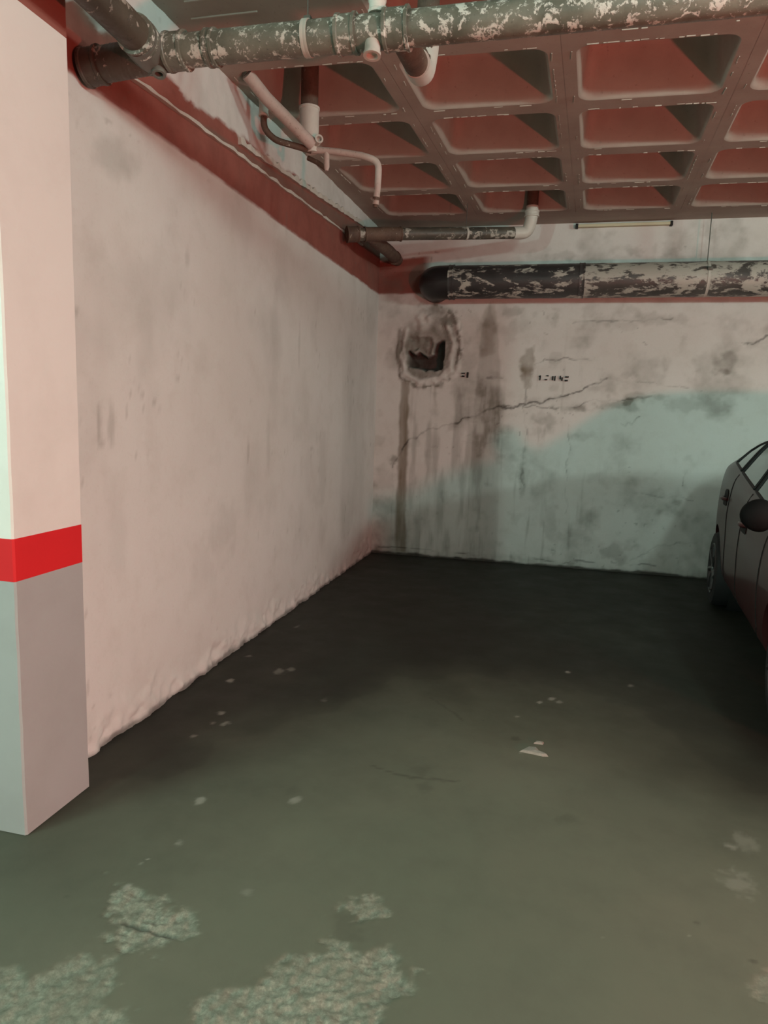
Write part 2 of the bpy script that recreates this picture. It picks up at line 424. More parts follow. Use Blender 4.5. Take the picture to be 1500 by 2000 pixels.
Xx = crumb*(fbm(Y, Zz, 16, 4, 25)-0.42)*0.05+(fbm(Y, Zz, 1.2, 3, 19)-0.5)*0.014+rag*0.004
Xx = np.where(Zz > 2.9, Xx+(fbm(Y, Zz, 12, 4, 3)-0.5)*0.012, Xx)
P = np.stack([Xx, Y, Zz], -1)
mask = np.stack([np.clip(grim, 0, 0.9), np.zeros_like(Y), dkm, band], -1)
wl = link('wall_left', grid_mesh('wall_left', P, mask), M_LEFT); tag(wl, kind='structure')

def ledge(name, p0, p1, h, d, seed, parent=None, brk=0.25):
    bm = bmesh.new(); rnd = random.Random(seed); n = 60; prev = None
    for k in range(n+1):
        t = k/n; p = Vector(p0).lerp(Vector(p1), t)
        hh = h*rnd.uniform(0.55, 1.2); dd = d*rnd.uniform(0.6, 1.15)
        z0 = p.z+rnd.uniform(-.003, .003)
        ring = [bm.verts.new((-0.03, p.y, z0)), bm.verts.new((dd, p.y, z0)), bm.verts.new((dd*0.8, p.y, z0+hh)), bm.verts.new((-0.03, p.y, z0+hh*1.1))]
        if prev:
            for a in range(3): bm.faces.new((prev[a], ring[a], ring[a+1], prev[a+1]))
        else: bm.faces.new(ring)
        prev = ring
    bm.faces.new(prev[::-1])
    o = obj(name, bm, M_FIN, parent, smooth=False); return o
tag(ledge('light_slit_1', (0, 2.62, 2.79), (0, 6.3, 2.965), 0.020, 0.022, 3), kind='structure')  # added ledges, shaped to imitate slits of light on the wall
tag(ledge('light_slit_2', (0, 3.75, 2.908), (0, 6.3, 3.133), 0.040, 0.022, 5), kind='structure')

# ------------------------------------------------------------------ back wall
D = 6.98
xv = lines([(-0.06, 3.75, 0.0115), (3.75, 9, 0.5)]); zv = lines([(-0.03, 3.36, 0.0115)])
Xg, Zg = np.meshgrid(xv, zv, indexing='ij')
nz = lambda s, o=4, sd=0: fbm(Xg, Zg, s, o, sd)-0.5
hole = [(0.325,2.10),(0.40,2.075),(0.45,2.09),(0.52,2.035),(0.585,2.07),(0.60,2.19),(0.69,2.21),(0.688,2.03),(0.672,1.925),(0.6,1.91),(0.516,1.906),(0.42,1.93),(0.325,1.94)]
lump = [(0.335,2.228),(0.57,2.254),(0.582,2.078),(0.526,2.042),(0.419,2.107),(0.34,2.096)]
ring = [(0.300,2.30),(0.272,2.05),(0.30,1.875),(0.45,1.795),(0.66,1.82),(0.765,1.93),(0.785,2.18),(0.72,2.36)]
ring2 = [(0.235,2.30),(0.222,2.02),(0.262,1.835),(0.43,1.745),(0.68,1.77),(0.835,1.91),(0.86,2.18),(0.79,2.44),(0.60,2.56)]
dh = sdpoly(Xg, Zg, hole)+nz(18)*0.035
inh = sstep(0.006, -0.010, dh)
dl = sdpoly(Xg, Zg, lump)+nz(16, 4, 3)*0.05
lmp = sstep(0.01, -0.02, dl)
dr = dseg(Xg, Zg, ring)+nz(12, 4, 5)*0.05; rg = sstep(0.045, 0.008, dr)
dr2 = dseg(Xg, Zg, ring2)+nz(9, 4, 6)*0.06
crater = sstep(0.05, -0.10, sdpoly(Xg, Zg, ring2)+nz(8, 4, 7)*0.08)
upl = sstep(0.14, 0.02, np.hypot(Xg-0.47, (Zg-2.42)*0.9)+nz(14, 4, 9)*0.10)
Yd = np.zeros_like(Xg)
Yd -= 0.030*rg*(0.6+nz(20, 3, 2))+0.022*sstep(0.03, 0.0, dr2)*(0.5+nz(25, 3, 4))+0.030*upl*(0.7+nz(22, 4, 1)*1.6)
Yd += crater*(1-rg)*0.012*(0.5+nz(14, 4, 8)*2)
Yd += lmp*0.03+lmp*nz(24, 4, 1)*0.05
Yd += inh*(0.16+nz(20, 3, 2)*0.03)
grim = 0.75*crater*(1-rg*0.75)*(0.35+fbm(Xg, Zg, 11, 4, 15))*(1-0.6*upl)
grim += 0.55*lmp*(0.6+nz(18, 4, 4))
grim += 0.75*sstep(0.016, 0.002, np.abs(dr-0.055)+nz(22, 3, 3)*0.02)*sstep(0.42, 0.62, fbm(Xg, Zg, 9, 3, 33))
grim += 0.6*sstep(0.52, 0.7, fbm(Xg, Zg, 13, 4, 44))*sstep(0.16, 0.02, np.hypot(Xg-0.74, (Zg-2.38)*0.8))
grim += 0.5*sstep(0.05, 0.0, dr2)*sstep(0.5, 0.65, fbm(Xg, Zg, 17, 3, 46))
vs = lambda sc, sd: fbm(Xg*sc, Zg*0.35, 6, 4, sd)
# vertical streaks; sB and sCm also paint the pillar's shadow edge on the wall
sA = [(0.262,1.80),(0.352,1.80),(0.362,0.99),(0.372,0.02),(0.255,0.01),(0.252,0.984)]
rust = 0.85*sstep(0.012, -0.02, sdpoly(Xg, Zg, sA)+nz(9, 3, 2)*0.03)*(0.45+0.75*vs(4, 3))
sB = [(1.123,2.573),(1.21,2.33),(1.262,1.937),(1.30,1.0),(1.335,0.02),(0.96,0.02),(1.005,1.019),(1.02,1.633),(1.03,2.083),(1.063,2.378)]
grim += 0.40*sstep(0.008, -0.02, sdpoly(Xg, Zg, sB)+nz(9, 3, 7)*0.03)*(0.40+0.8*vs(3, 8))*(0.55+0.45*sstep(0.6, 1.5, Zg))
rust += 0.35*sstep(0.03, -0.03, sdpoly(Xg, Zg, [(1.123,2.573),(1.2,2.35),(1.18,2.1),(1.06,2.05),(1.063,2.378)])+nz(12, 3, 3)*0.08)
sCm = sstep(0.34, 0.40, Xg)*sstep(1.34, 1.28, Xg)*sstep(1.80, 1.72, Zg)
grim += sCm*(0.05+0.34*sstep(0.42, 0.72, vs(2.2, 21)))
rust += 0.30*sstep(0.03, 0.0, np.abs(Xg-0.63+nz(5, 3, 3)*0.05))*sstep(1.35, 1.7, Zg)*sstep(1.8, 1.72, Zg)
grim += 0.35*sstep(0.62, 0.8, vs(3.3, 29))*sstep(2.6, 1.2, Zg)*sstep(1.2, 1.6, Xg)*sstep(2.3, 1.9, Xg)
# dark patch
pt = [(1.569,2.166),(1.586,2.04),(1.583,1.844),(1.554,1.755),(1.505,1.759),(1.449,1.866),(1.434,2.038),(1.498,2.127)]
pd = sdpoly(Xg, Zg, pt)+nz(16, 4, 11)*0.07
rust += 0.55*sstep(0.01, -0.03, pd)*(0.5+fbm(Xg, Zg, 18, 3, 5)*0.6)
rust += 0.35*sstep(0.02, -0.02, pd)*sstep(0.08, 0.0, np.abs(Zg-1.92))
# cracks
cracks = [([(0.20,0.93),(0.374,1.2),(0.582,1.338),(0.84,1.414),(1.142,1.535),(1.393,1.557),(1.538,1.621),(1.684,1.635),(1.921,1.714),(2.105,1.796),(2.266,1.847)],.75,1),
 ([(1.586,1.952),(1.698,2.027),(1.899,2.044),(2.134,2.051)],.5,.8),([(1.9,2.374),(2.156,2.397),(2.431,2.406),(2.791,2.392)],.45,.8),
 ([(1.25,1.55),(1.45,1.59),(1.857,1.58),(2.07,1.62),(2.35,1.657),(2.668,1.713)],.5,.9),([(2.599,0.113),(2.742,0.215),(2.853,0.285),(3.194,0.325)],.55,1),
 ([(3.416,2.207),(3.522,2.208),(3.622,2.262)],.6,.8),([(1.951,1.411),(1.955,1.062),(1.969,0.557)],.35,.6),([(1.506,1.744),(1.522,1.295),(1.54,0.736)],.35,.7),
 ([(2.601,0.807),(2.838,0.751),(3.113,0.728)],.3,.8),([(3.031,0.992),(3.033,0.87)],.55,.8),([(0.62,1.15),(0.68,1.14)],.4,.8),([(0.9,1.22),(1.25,1.225)],.3,.7),([(1.13,1.86),(1.26,1.85)],.5,1.2),([(2.2,1.845),(3.0,1.80)],.25,.7),([(2.436,1.437),(2.47,1.425),(2.5,1.45),(2.53,1.42),(2.56,1.455),(2.595,1.50)],.7,.9)]
dkm = np.zeros_like(Xg)
wx = Xg+nz(7, 4, 51)*0.10; wz = Zg+nz(7, 4, 61)*0.10
for k, (c, s, wd) in enumerate(cracks):
    d = dseg(wx, wz, c); brk = 0.25+0.75*sstep(0.36, 0.58, fbm(Xg, Zg, 7, 3, 70+k))
    dkm = np.maximum(dkm, s*brk*sstep(0.013*wd, 0.002, d))
    grim += 0.30*s*brk*sstep(0.06, 0.0, d+nz(12, 3, k)*0.06)*sstep(0.48, 0.62, fbm(Xg, Zg, 9, 3, 90+k))
    Yd += 0.006*s*brk*sstep(0.013, 0.003, d)
# blotches
for (a, b, rx, rz, s) in [(2.40,1.60,.22,.06,.40),(2.62,1.70,.25,.04,.3),(2.02,1.57,.22,.05,.55),(3.1,1.62,.3,.08,.25),(1.75,1.46,.15,.08,.3),(2.5,1.66,.12,.05,.5),(3.3,2.05,.10,.10,.3),(3.32,1.93,.12,.05,.3),(2.7,2.42,.3,.06,.22),(1.75,2.42,.06,.08,.3),(2.3,2.35,.5,.06,.15),(3.0,.62,.25,.12,.25),(1.85,.40,.10,.25,.22),(2.5,.18,.2,.12,.3),(0.20,1.0,.07,.10,.55),(0.29,.8,.06,.12,.25),(3.35,2.3,.15,.2,.15),(1.53,.9,.04,.25,.3),(2.1,1.30,.2,.05,.2),(1.35,2.47,.10,.06,.3),(0.10,.5,.2,.6,.15),(2.5,2.95,1.5,.05,.15),(1.75,3.0,.3,.05,.25),(2.4,3.02,.1,.06,.3)]:
    d = np.hypot((Xg-a)/rx, (Zg-b)/rz)+nz(11, 4, int(a*100) % 50)*2.2
    grim += s*sstep(1.0, 0.2, d)
grim += 0.30*sstep(0.55, 0.75, fbm(Xg, Zg, 2.6, 6, 121))*(0.4+fbm(Xg, Zg, 16, 3, 122))+0.16*sstep(0.60, 0.78, fbm(Xg, Zg, 7, 5, 131))
grim += 0.18*sstep(0.66, 0.84, vs(5, 141))*sstep(1.5, 0.3, Zg)
# mortar drips, spatter of small dark pits
dkm = np.maximum(dkm, 0.35*sstep(0.90, 0.95, vnoise(Xg*38+nz(9)*3, Zg*38+nz(9,3,4)*3, 3))*sstep(0.56, 0.72, fbm(Xg, Zg, 3, 4, 5)))
# crumbled foot
ft = sstep(0.10, 0.01, Zg+nz(4, 4, 3)*0.12)
grim += 0.30*ft*fbm(Xg, Zg, 12, 3, 3)+0.25*sstep(0.5, 0.0, Zg)*fbm(Xg, Zg, 6, 4, 30)
dkm = np.maximum(dkm, 0.9*sstep(0.030, 0.008, Zg+nz(7, 4, 9)*0.045))
dkm = np.maximum(dkm, 0.6*sstep(0.010, 0.002, np.abs(Zg-0.075+nz(3, 4, 15)*0.10))*sstep(0.45, 0.6, fbm(Xg, Zg, 5, 3, 81)))
dkm = np.maximum(dkm, inh*0.85)
Yd -= ft*(nz(18, 4, 2))*0.03
Yd += nz(1.3, 3, 4)*0.012+nz(7, 4, 14)*0.004
bnd = sstep(2.652, 2.664, Zg+nz(9)*0.012)*sstep(0.0, -0.03, Zg-(2.99+0.09*Xg))*sstep(0.56, 0.44, Xg+nz(5)*0.05)
pipe_shade = sstep(2.608, 2.615, Zg)*sstep(2.72, 2.70, Zg)*sstep(0.45, 0.5, Xg)  # big pipe's shadow, painted on the wall in the band colour
bnd = np.maximum(bnd, pipe_shade)
P = np.stack([Xg, D+Yd, Zg], -1)
mask = np.stack([np.clip(grim, 0, 0.85), np.clip(rust, 0, 0.9), dkm, bnd], -1)
wb = link('wall_back', grid_mesh('wall_back', P, mask), M_BACK); tag(wb, kind='structure')
bm = bmesh.new(); box(bm, -6, 0.30, D+0.30, D+0.40, -0.02, 3.4); box(bm, 0.30, 9, D+0.30, D+0.40, -0.02, 3.4)
tag(obj('wall_behind', bm, M_BACK, smooth=False), kind='structure')

# stencilled numbers on the back wall, built as thin paint strokes
def strokes(x0, z0, s, rects):
    for (a0, a1, b0, b1, k) in rects:
        bm = bmesh.new(); r = random.Random(int(a0*7+b0))
        x_0 = x0+a0*s; x_1 = x0+a1*s; z_1 = z0-b0*s; z_0 = z0-b1*s
        box(bm, x_0, x_1, D-0.016, D+0.004, z_0, z_1, 0.0015)
        for v in bm.verts: v.co.x += r.uniform(-.0015, .0015)+(v.co.z-z_0)*0.06; v.co.z += r.uniform(-.0015, .0015)
        o = obj('stencil_stroke', bm, M_INK, wb, smooth=False)
S = 1/1010.0   # metres per drawn unit
strokes(0.880, 1.893, S, [(0,9,2,14,0),(18,30,2,14,0),(3,30,29,42,0),(52,66,-2,50,0)])
strokes(1.634, 1.880, S, [(6,16,2,48,0),(0,8,6,16,0),(70,92,0,10,0),(56,82,36,47,0),(125,136,8,45,0),(147,158,6,50,0),(197,208,4,36,0),(214,226,18,50,0),(250,282,6,20,0),(247,276,40,54,0)])

# ------------------------------------------------------------------ other walls closing the garage
def slab(name, x0, x1, y0, y1, z0, z1, m):
    bm = bmesh.new(); box(bm, x0, x1, y0, y1, z0, z1); return tag(obj(name, bm, m, smooth=False), kind='structure')
M_FAR = simple('garage_far_wall', (0.30, 0.30, 0.27, 1), 0.9, scale=3)
slab('wall_right', 9.0, 9.2, -6.2, 7.4, -0.02, 3.5, M_FAR)
slab('wall_front', -6.2, 9.2, -6.2, -6.0, -0.02, 3.5, M_FAR)
slab('wall_outer', -6.2, -6.0, -6.2, 7.4, -0.02, 3.5, M_FAR)

# ------------------------------------------------------------------ ceiling: waffle slab
def zc(y): return 3.116+0.024*y
def rx(i, y): return 0.058+0.867*i+0.051*(y-5)
def ry(j, x): return 3.552+0.76*j+0.026*(x-1.5)
CI = range(0, 7); CJ = range(-2, 4)
def has(i, j): return not (i == 0 and j < 0)
HX, HY = 0.867/2, 0.76/2; RH = 0.066; OX, OY = HX-RH, HY-RH; CR = 0.075; NA = 6
def rrect(hx, hy, r):
    out = []
    for cx, cy, a0 in ((hx-r, hy-r, 0), (-hx+r, hy-r, 90), (-hx+r, -hy+r, 180), (hx-r, -hy+r, 270)):
        for k in range(NA+1):
            a = math.radians(a0+90*k/NA); out.append((cx+r*math.cos(a), cy+r*math.sin(a)))
    return out
def sh(a, b, z): return Vector((a+0.051*b, b+0.026*a, z+0.024*(b+0.026*a)))
def coffer_mesh():
    bm = bmesh.new(); prof = [(0, 0), (0.006, 0.003), (0.012, 0.010), (0.016, 0.022), (0.045, 0.24), (0.062, 0.275), (0.095, 0.285)]
    rings = []
    for ins, z in prof:
        rings.append([bm.verts.new(sh(a, b, z)) for a, b in rrect(OX-ins, OY-ins, max(0.03, CR-ins*0.3))])
    n = len(rings[0])
    for A, B in zip(rings[:-1], rings[1:]):
        for k in range(n): bm.faces.new((A[k], A[(k+1) % n], B[(k+1) % n], B[k]))
    bm.faces.new(rings[-1])
    for f in bm.faces: f.normal_flip()
    me = bpy.data.meshes.new('coffer'); bm.to_mesh(me); bm.free()
    me.materials.append(M_CEIL); me.polygons.foreach_set('use_smooth', np.ones(len(me.polygons), dtype=bool)); return me
def rib_cell(bm, c):
    L = rrect(OX, OY, CR); n = len(L); inner = [bm.verts.new(c+sh(a, b, 0)) for a, b in L]; outer = []
    q = 0
    for (sx, sy) in ((1, 1), (-1, 1), (-1, -1), (1, -1)):
        for k in range(NA+1):
            a, b = L[q]; q += 1; h = NA/2
            first_x = (sx*sy > 0)            # arc starts on the x side for corners 0 and 2
            t = k/h if k <= h else (k-h)/h
            if k <= h: s = (sx*HX, b+(sy*HY-b)*t) if first_x else (a+(sx*HX-a)*t, sy*HY)
            else: s = (sx*HX+(a-sx*HX)*t, sy*HY) if first_x else (sx*HX, sy*HY+(b-sy*HY)*t)
            outer.append(bm.verts.new(c+sh(s[0], s[1], 0)))
    for k in range(n):
        bm.faces.new((inner[k], outer[k], outer[(k+1) % n], inner[(k+1) % n]))
bm = bmesh.new(); cells = []
for i in CI:
    for j in CJ:
        x = rx(i, 5)+HX; y = 3.552+0.76*j+HY
        y = y+0.026*(x-1.5); xx = x+0.051*(y-5)
        c = Vector((xx, y, zc(y)))
        if has(i, j): rib_cell(bm, c); cells.append((i, j, c))
        else:
            bm.faces.new([bm.verts.new(c+sh(a, b, 0)) for a, b in ((-HX, -HY), (HX, -HY), (HX, HY), (-HX, HY))])
# solid margins
def quad(p): bm.faces.new([bm.verts.new(v) for v in p])
y0e = lambda x: ry(-2, x); y1e = lambda x: ry(4, x)
xl = lambda y: rx(0, y); xr = lambda y: rx(7, y)
def pz(x, y): return Vector((x, y, zc(y)))
cA = (xl(2.0), y0e(0)); cB = (xr(2.0), y0e(6)); cC = (xr(6.7), y1e(6)); cD = (xl(6.6), y1e(0))
quad([pz(-6.1, -6.1), pz(9.1, -6.1), pz(9.1, cB[1]), pz(cB[0], cB[1]), pz(cA[0], cA[1]), pz(-6.1, cA[1])])
quad([pz(-6.1, cA[1]), pz(cA[0]+0.002, cA[1]), pz(cD[0]+0.002, cD[1]), pz(-6.1, cD[1])])
quad([pz(cB[0], cB[1]), pz(9.1, cB[1]), pz(9.1, cC[1]), pz(cC[0], cC[1])])
quad([pz(-6.1, cD[1]-0.002), pz(cD[0], cD[1]-0.002), pz(cC[0], cC[1]-0.002), pz(9.1, cC[1]-0.002), pz(9.1, 7.4), pz(-6.1, 7.4)])
for f in bm.faces:
    f.normal_update()
    if f.normal.z > 0: f.normal_flip()
me = bpy.data.meshes.new('ceiling'); bm.to_mesh(me); bm.free()
ce = link('ceiling', me, M_CEIL, smooth=False); tag(ce, kind='structure')
cm = coffer_mesh()
for (i, j, c) in cells:
    o = bpy.data.objects.new('coffer', cm); COL.objects.link(o); o.location = c; o.parent = ce
# roof slab over the coffers
slab('ceiling', -6.2, 9.2, -6.2, 7.4, 3.62, 3.75, M_FAR)
# mortar fins left by the formwork along the ribs
bm = bmesh.new(); rnd = random.Random(5)
for (i, j, c) in cells:
    if c.y < 2.6 or c.x > 4: continue
    for b, dens in ((-OY-0.012, 0.6), (OY+0.014, 0.25)):
        a = -OX+0.05
        while a < OX-0.05:
            L = rnd.uniform(0.01, 0.07)
            if rnd.random() < dens:
                p = c+sh(a, b+rnd.uniform(-.003, .003), 0)
                box(bm, p.x, p.x+L, p.y-0.002, p.y+0.003, p.z-rnd.uniform(0.002, 0.005), p.z+0.002)
            a += L+rnd.uniform(0.0, 0.03)
    for a in (-OX-0.02, OX+0.02):
        b = -OY+0.05
        while b < OY-0.05:
            L = rnd.uniform(0.02, 0.08)
            if rnd.random() < 0.4:
                p = c+sh(a, b, 0); box(bm, p.x-0.002, p.x+0.002, p.y, p.y+L, p.z-rnd.uniform(.002, .006), p.z+0.002)
            b += L+rnd.uniform(0.0, 0.03)
# two board marks on the solid soffit by the pillar
for (xa, ya, xb, yb) in ((0.10, 3.06, 0.42, 3.08), (0.14, 2.93, 0.30, 2.94)):
    box(bm, xa, xb, ya, ya+0.006, zc(ya)-0.006, zc(ya)+0.002)
fins = obj('mortar_fin', bm, simple('grey_mortar_fin', (0.46, 0.42, 0.36, 1), 0.9), ce, smooth=False); fins['kind'] = 'stuff'

# ------------------------------------------------------------------ pillar
pr = empty('pillar', (0.0, 1.98, 0.0))
tag(pr, 'white square concrete pillar with bright red stripe and grey lower half', 'pillar')
PX0, PX1, PY0, PY1 = -0.32, 0.15, 1.822, 2.15
def prism(name, z0, z1, m, d=0.0, rag=0.0):
    bm = bmesh.new(); n = 14
    # chamfered outline with slightly uneven arrises
    out = [(PX0-d, PY0-d), (PX1+d-0.006, PY0-d), (PX1+d, PY0-d+0.006), (PX1+d, PY1+d), (PX0-d, PY1+d)]
    rings = []; rr = random.Random(int(z0*100))
    for k in range(n+1):
        z = z0+(z1-z0)*k/n
        e = rr.uniform(-rag, rag)
        rings.append([bm.verts.new((x+(e if x > 0 else 0), y+(e*0.6 if y < 1.9 else 0), z)) for x, y in out])
    for A, B in zip(rings[:-1], rings[1:]):
        for q in range(5): bm.faces.new((A[q], A[(q+1) % 5], B[(q+1) % 5], B[q]))
    bm.faces.new(rings[0][::-1]); bm.faces.new(rings[-1])
    return obj(name, bm, m, pr, smooth=False)
prism('grey_base', -0.002, 0.880, M_PGREY, 0, 0.0012)
b = prism('painted_stripe', 0.880, 1.020, M_PRED, 0.0006)
prism('white_shaft', 1.020, 2.652, M_PWHITE, 0, 0.0010)
prism('red_brown_head', 2.652, zc(2)+0.01, M_PBAND, 0.0, 0.001)

# ------------------------------------------------------------------ overhead drain pipe along the front of the bay
PY, PZ, PR_ = 2.45, 2.735, 0.055
dp = empty('drain_pipe', (0.3, PY, PZ))
tag(dp, 'grey peeling drain pipe crossing overhead, with a tee at its left end', 'pipe')
bm = bmesh.new(); tube(bm, densify([(0.40, PY, PZ), (6.5, PY, PZ-0.01)], 0.06), PR_, 28, wob=0.006); obj('pipe', bm, M_PIPE, dp)
# tee body, wall stub and the run towards the aisle
bm = bmesh.new(); tube(bm, bend(densify([(0.42, PY, PZ), (0.30, PY, PZ-0.004), (0.015, PY-0.02, PZ-0.035)], 0.03), 0.05), 0.060, 28, wob=0.01); obj('wall_stub', bm, M_PIPED, dp)
bm = bmesh.new(); coupling(bm, (0.05, PY-0.018, PZ-0.032), (1, 0.05, 0.12), 0.064, 0.07); obj('end_collar', bm, M_PIPED, dp)
bm = bmesh.new(); tube(bm, [(0.265, PY+0.02, PZ), (0.285, PY-0.04, PZ), (0.298, PY-0.12, PZ)], [0.066, 0.068, 0.068], 28); obj('tee_branch', bm, M_PVCG, dp)
bm = bmesh.new(); tube(bm, densify([(0.296, PY-0.10, PZ), (0.318, 1.2, PZ+0.02), (0.33, -2.0, PZ+0.05)], 0.08), 0.057, 28, wob=0.006); obj('aisle_run', bm, M_PIPED, dp)
bm = bmesh.new(); coupling(bm, (0.297, PY-0.115, PZ), (0.05, -1, 0), 0.064, 0.05); obj('branch_collar', bm, M_PIPE, dp)
for x, L, r in ((0.385, 0.075, 0.0625), (0.525, 0.035, 0.0585), (1.03, 0.07, 0.0605), (1.205, 0.085, 0.0635), (2.9, 0.08, 0.062)):
    bm = bmesh.new(); coupling(bm, (x, PY, PZ), (1, 0, 0), r, L); obj('coupling', bm, M_PIPE, dp)
bm = bmesh.new(); tube_prof(bm, Vector((0.315, PY-0.01, PZ-0.068)), Vector((0.1, -0.3, -1)).normalized(), [(-0.03, 0.026), (0.004, 0.026), (0.012, 0.024), (0.012, 0.015), (-0.01, 0.014)]); cap = obj('open_spigot', bm, M_PVCG, dp)
bm = bmesh.new(); coupling(bm, (1.135, PY-0.01, PZ+0.072), (0, 0, 1), 0.028, 0.05, 18, 0.003); obj('top_collar', bm, M_PVC, dp)
bm = bmesh.new(); tube(bm, densify([(1.135, PY-0.01, PZ+0.03), (1.135, PY-0.01, zc(PY)+0.002)], .1), 0.021, 16); obj('riser', bm, M_RUST, dp)
bm = bmesh.new(); tube_prof(bm, Vector((1.125, PY-0.02, PZ-0.062)), Vector((0, -0.15, -1)).normalized(), [(-0.02, 0.027), (0.012, 0.027), (0.016, 0.030), (0.026, 0.030), (0.026, 0.020), (0.01, 0.018)], 18); obj('drain_plug', bm, M_PVC, dp)
# branch rising behind the pipe into the coffer
bm = bmesh.new(); tube(bm, bend([(1.205, PY+0.02, PZ+0.01), (1.195, 2.93, PZ+0.075), (1.19, 3.04, PZ+0.26), (1.19, 3.04, 3.46)], 0.12), 0.046, 24, wob=0.008); obj('rear_branch', bm, M_RUST, dp)
bm = bmesh.new(); tube(bm, bend([(1.20, 2.80, PZ+0.058), (1.195, 2.93, PZ+0.075), (1.19, 3.03, PZ+0.22), (1.19, 3.04, PZ+0.32)], 0.12), 0.052, 24); obj('white_elbow', bm, M_PVC, dp)
# strap hanger and wire
bm = bmesh.new(); coupling(bm, (0.885, PY, PZ), (1, 0.02, 0), 0.0575, 0.022, 28, 0.001); st = obj('strap', bm, M_STRAP, dp)
bm = bmesh.new(); tube(bm, [(0.885, PY, PZ+0.055), (0.885, PY, zc(PY)+0.003)], 0.003, 8); box(bm, 0.872, 0.898, PY-.012, PY+.012, PZ+0.053, PZ+0.070, .003); obj('hanger_wire', bm, M_WIRE, st)

# ------------------------------------------------------------------ water pipe cluster under the first coffer
cl = empty('pipe_cluster', (0.33, 4.0, 2.96))
tag(cl, 'pinkish water pipes branching from white downpipe below the first ceiling coffer', 'pipes')
bm = bmesh.new(); tube(bm, densify([(0.325, 4.0, 3.49), (0.325, 4.0, 3.10)], .06), 0.050, 24, wob=0.004); obj('downpipe', bm, M_RUST, cl)
bm = bmesh.new(); coupling(bm, (0.325, 4.0, 3.085), (0, 0, 1), 0.056, 0.19, 24); obj('white_coupling', bm, M_PVC, cl)
bm = bmesh.new(); tube(bm, [(0.332, 4.0, 3.02), (0.336, 4.0, 2.99), (0.341, 4.0, 2.965), (0.345, 4.0, 2.935)], [0.050, 0.044, 0.038, 0.034], 20); obj('tee_hub', bm, M_PVC, cl)
bm = bmesh.new(); tube(bm, densify([(0.115, 3.62, 3.205), (0.18, 3.72, 3.125), (0.36, 3.96, 2.965)], .05), 0.034, 20, wob=0.008); obj('slanting_pipe', bm, M_WATER, cl)
bm = bmesh.new(); tube(bm, [(0.15, 3.68, 3.165), (0.09, 3.70, 3.195), (0.02, 3.70, 3.22)], 0.016, 12); obj('side_pipe', bm, M_WATER, cl)
bm = bmesh.new(); tube(bm, bend([(0.105, 3.86, zc(3.86)+0.02), (0.105, 3.86, 3.03), (0.16, 3.89, 2.975), (0.345, 3.99, 2.945)], 0.06), 0.018, 14, wob=0.02); obj('thin_bent_pipe', bm, M_RUST, cl)
bm = bmesh.new(); coupling(bm, (0.105, 3.86, 3.135), (0, 0, 1), 0.026, 0.085, 16, 0.003); obj('union_nut', bm, M_PVC, cl)
bm = bmesh.new(); tube(bm, bend([(0.35, 4.0, 2.952), (0.47, 4.03, 2.948), (0.64, 4.06, 2.925), (0.725, 4.08, 2.895), (0.722, 4.08, 2.76), (0.712, 4.08, 2.66)], 0.05), 0.019, 14, wob=0.02); obj('branch_pipe', bm, M_WATER, cl)
bm = bmesh.new(); tube(bm, [(0.716, 4.08, 2.70), (0.710, 4.08, 2.645)], [0.021, 0.015], 12); obj('pipe_tip', bm, M_RUST, cl)
bm = bmesh.new(); tube(bm, [(0.425, 4.02, 2.95), (0.428, 4.02, 2.86), (0.428, 4.02, 2.84)], [0.017, 0.017, 0.010], 12); obj('drop_stub', bm, M_WATER, cl)
bm = bmesh.new(); tube(bm, [(0.42, 4.02, 2.855), (0.36, 4.05, 2.90), (0.30, 4.06, 2.93)], 0.014, 12); obj('return_pipe', bm, M_RUST, cl)
bm = bmesh.new(); tube_prof(bm, Vector((0.395, 3.96, 2.985)), Vector((0.55, -0.8, 0.1)).normalized(), [(-0.03, 0.020), (0.01, 0.020), (0.014, 0.024), (0.024, 0.024), (0.024, 0.015), (0.0, 0.013)], 18); obj('open_socket', bm, M_PVC, cl)

# ------------------------------------------------------------------ small drain pipe in the far corner
sp = empty('corner_drain_pipe', (0.15, 5.75, 2.90))
tag(sp, 'thin flaking drain pipe with white elbow in the far left ceiling corner', 'pipe')
A = Vector((0.085, 5.66, 2.905)); Bq = Vector((1.40, 6.44, 3.075))
bm = bmesh.new(); tube(bm, densify([A, Bq], 0.06), 0.050, 22, wob=0.008); obj('pipe', bm, M_PIPES, sp)
dirv = (Bq-A).normalized()
bm = bmesh.new(); coupling(bm, A+dirv*0.02, dirv, 0.062, 0.10); obj('end_cap', bm, M_RUST, sp)
bm = bmesh.new(); coupling(bm, A+dirv*0.28, dirv, 0.056, 0.32); obj('sleeve', bm, M_RUST, sp)
bm = bmesh.new(); tube(bm, bend([A+dirv*0.16, A+dirv*0.16+Vector((0.02, 0.18, -0.02)), (0.24, 6.35, 2.93), (0.18, 7.0, 2.985)], 0.1), 0.055, 22, wob=0.01); obj('wall_branch', bm, M_RUST, sp)
bm = bmesh.new(); coupling(bm, (0.195, 6.80, 2.968), (-0.1, 1, 0.08), 0.062, 0.06); obj('wall_collar', bm, M_RUST, sp)
bm = bmesh.new(); tube(bm, bend([Bq-dirv*0.06, Bq+dirv*0.08, (1.50, 6.46, 3.20), (1.50, 6.46, 3.30)], 0.11), 0.053, 22); obj('white_elbow', bm, M_PVC, sp)
bm = bmesh.new(); coupling(bm, (1.50, 6.46, 3.235), (0, 0, 1), 0.060, 0.05); obj('elbow_collar', bm, M_PVC, sp)
bm = bmesh.new(); tube(bm, [(1.50, 6.46, 3.24), (1.50, 6.46, 3.55)], 0.05, 20); obj('riser', bm, M_RUST, sp)
bm = bmesh.new(); coupling(bm, A+dirv*1.03, dirv, 0.0525, 0.018, 22, 0.001); st = obj('strap', bm, M_STRAP, sp)
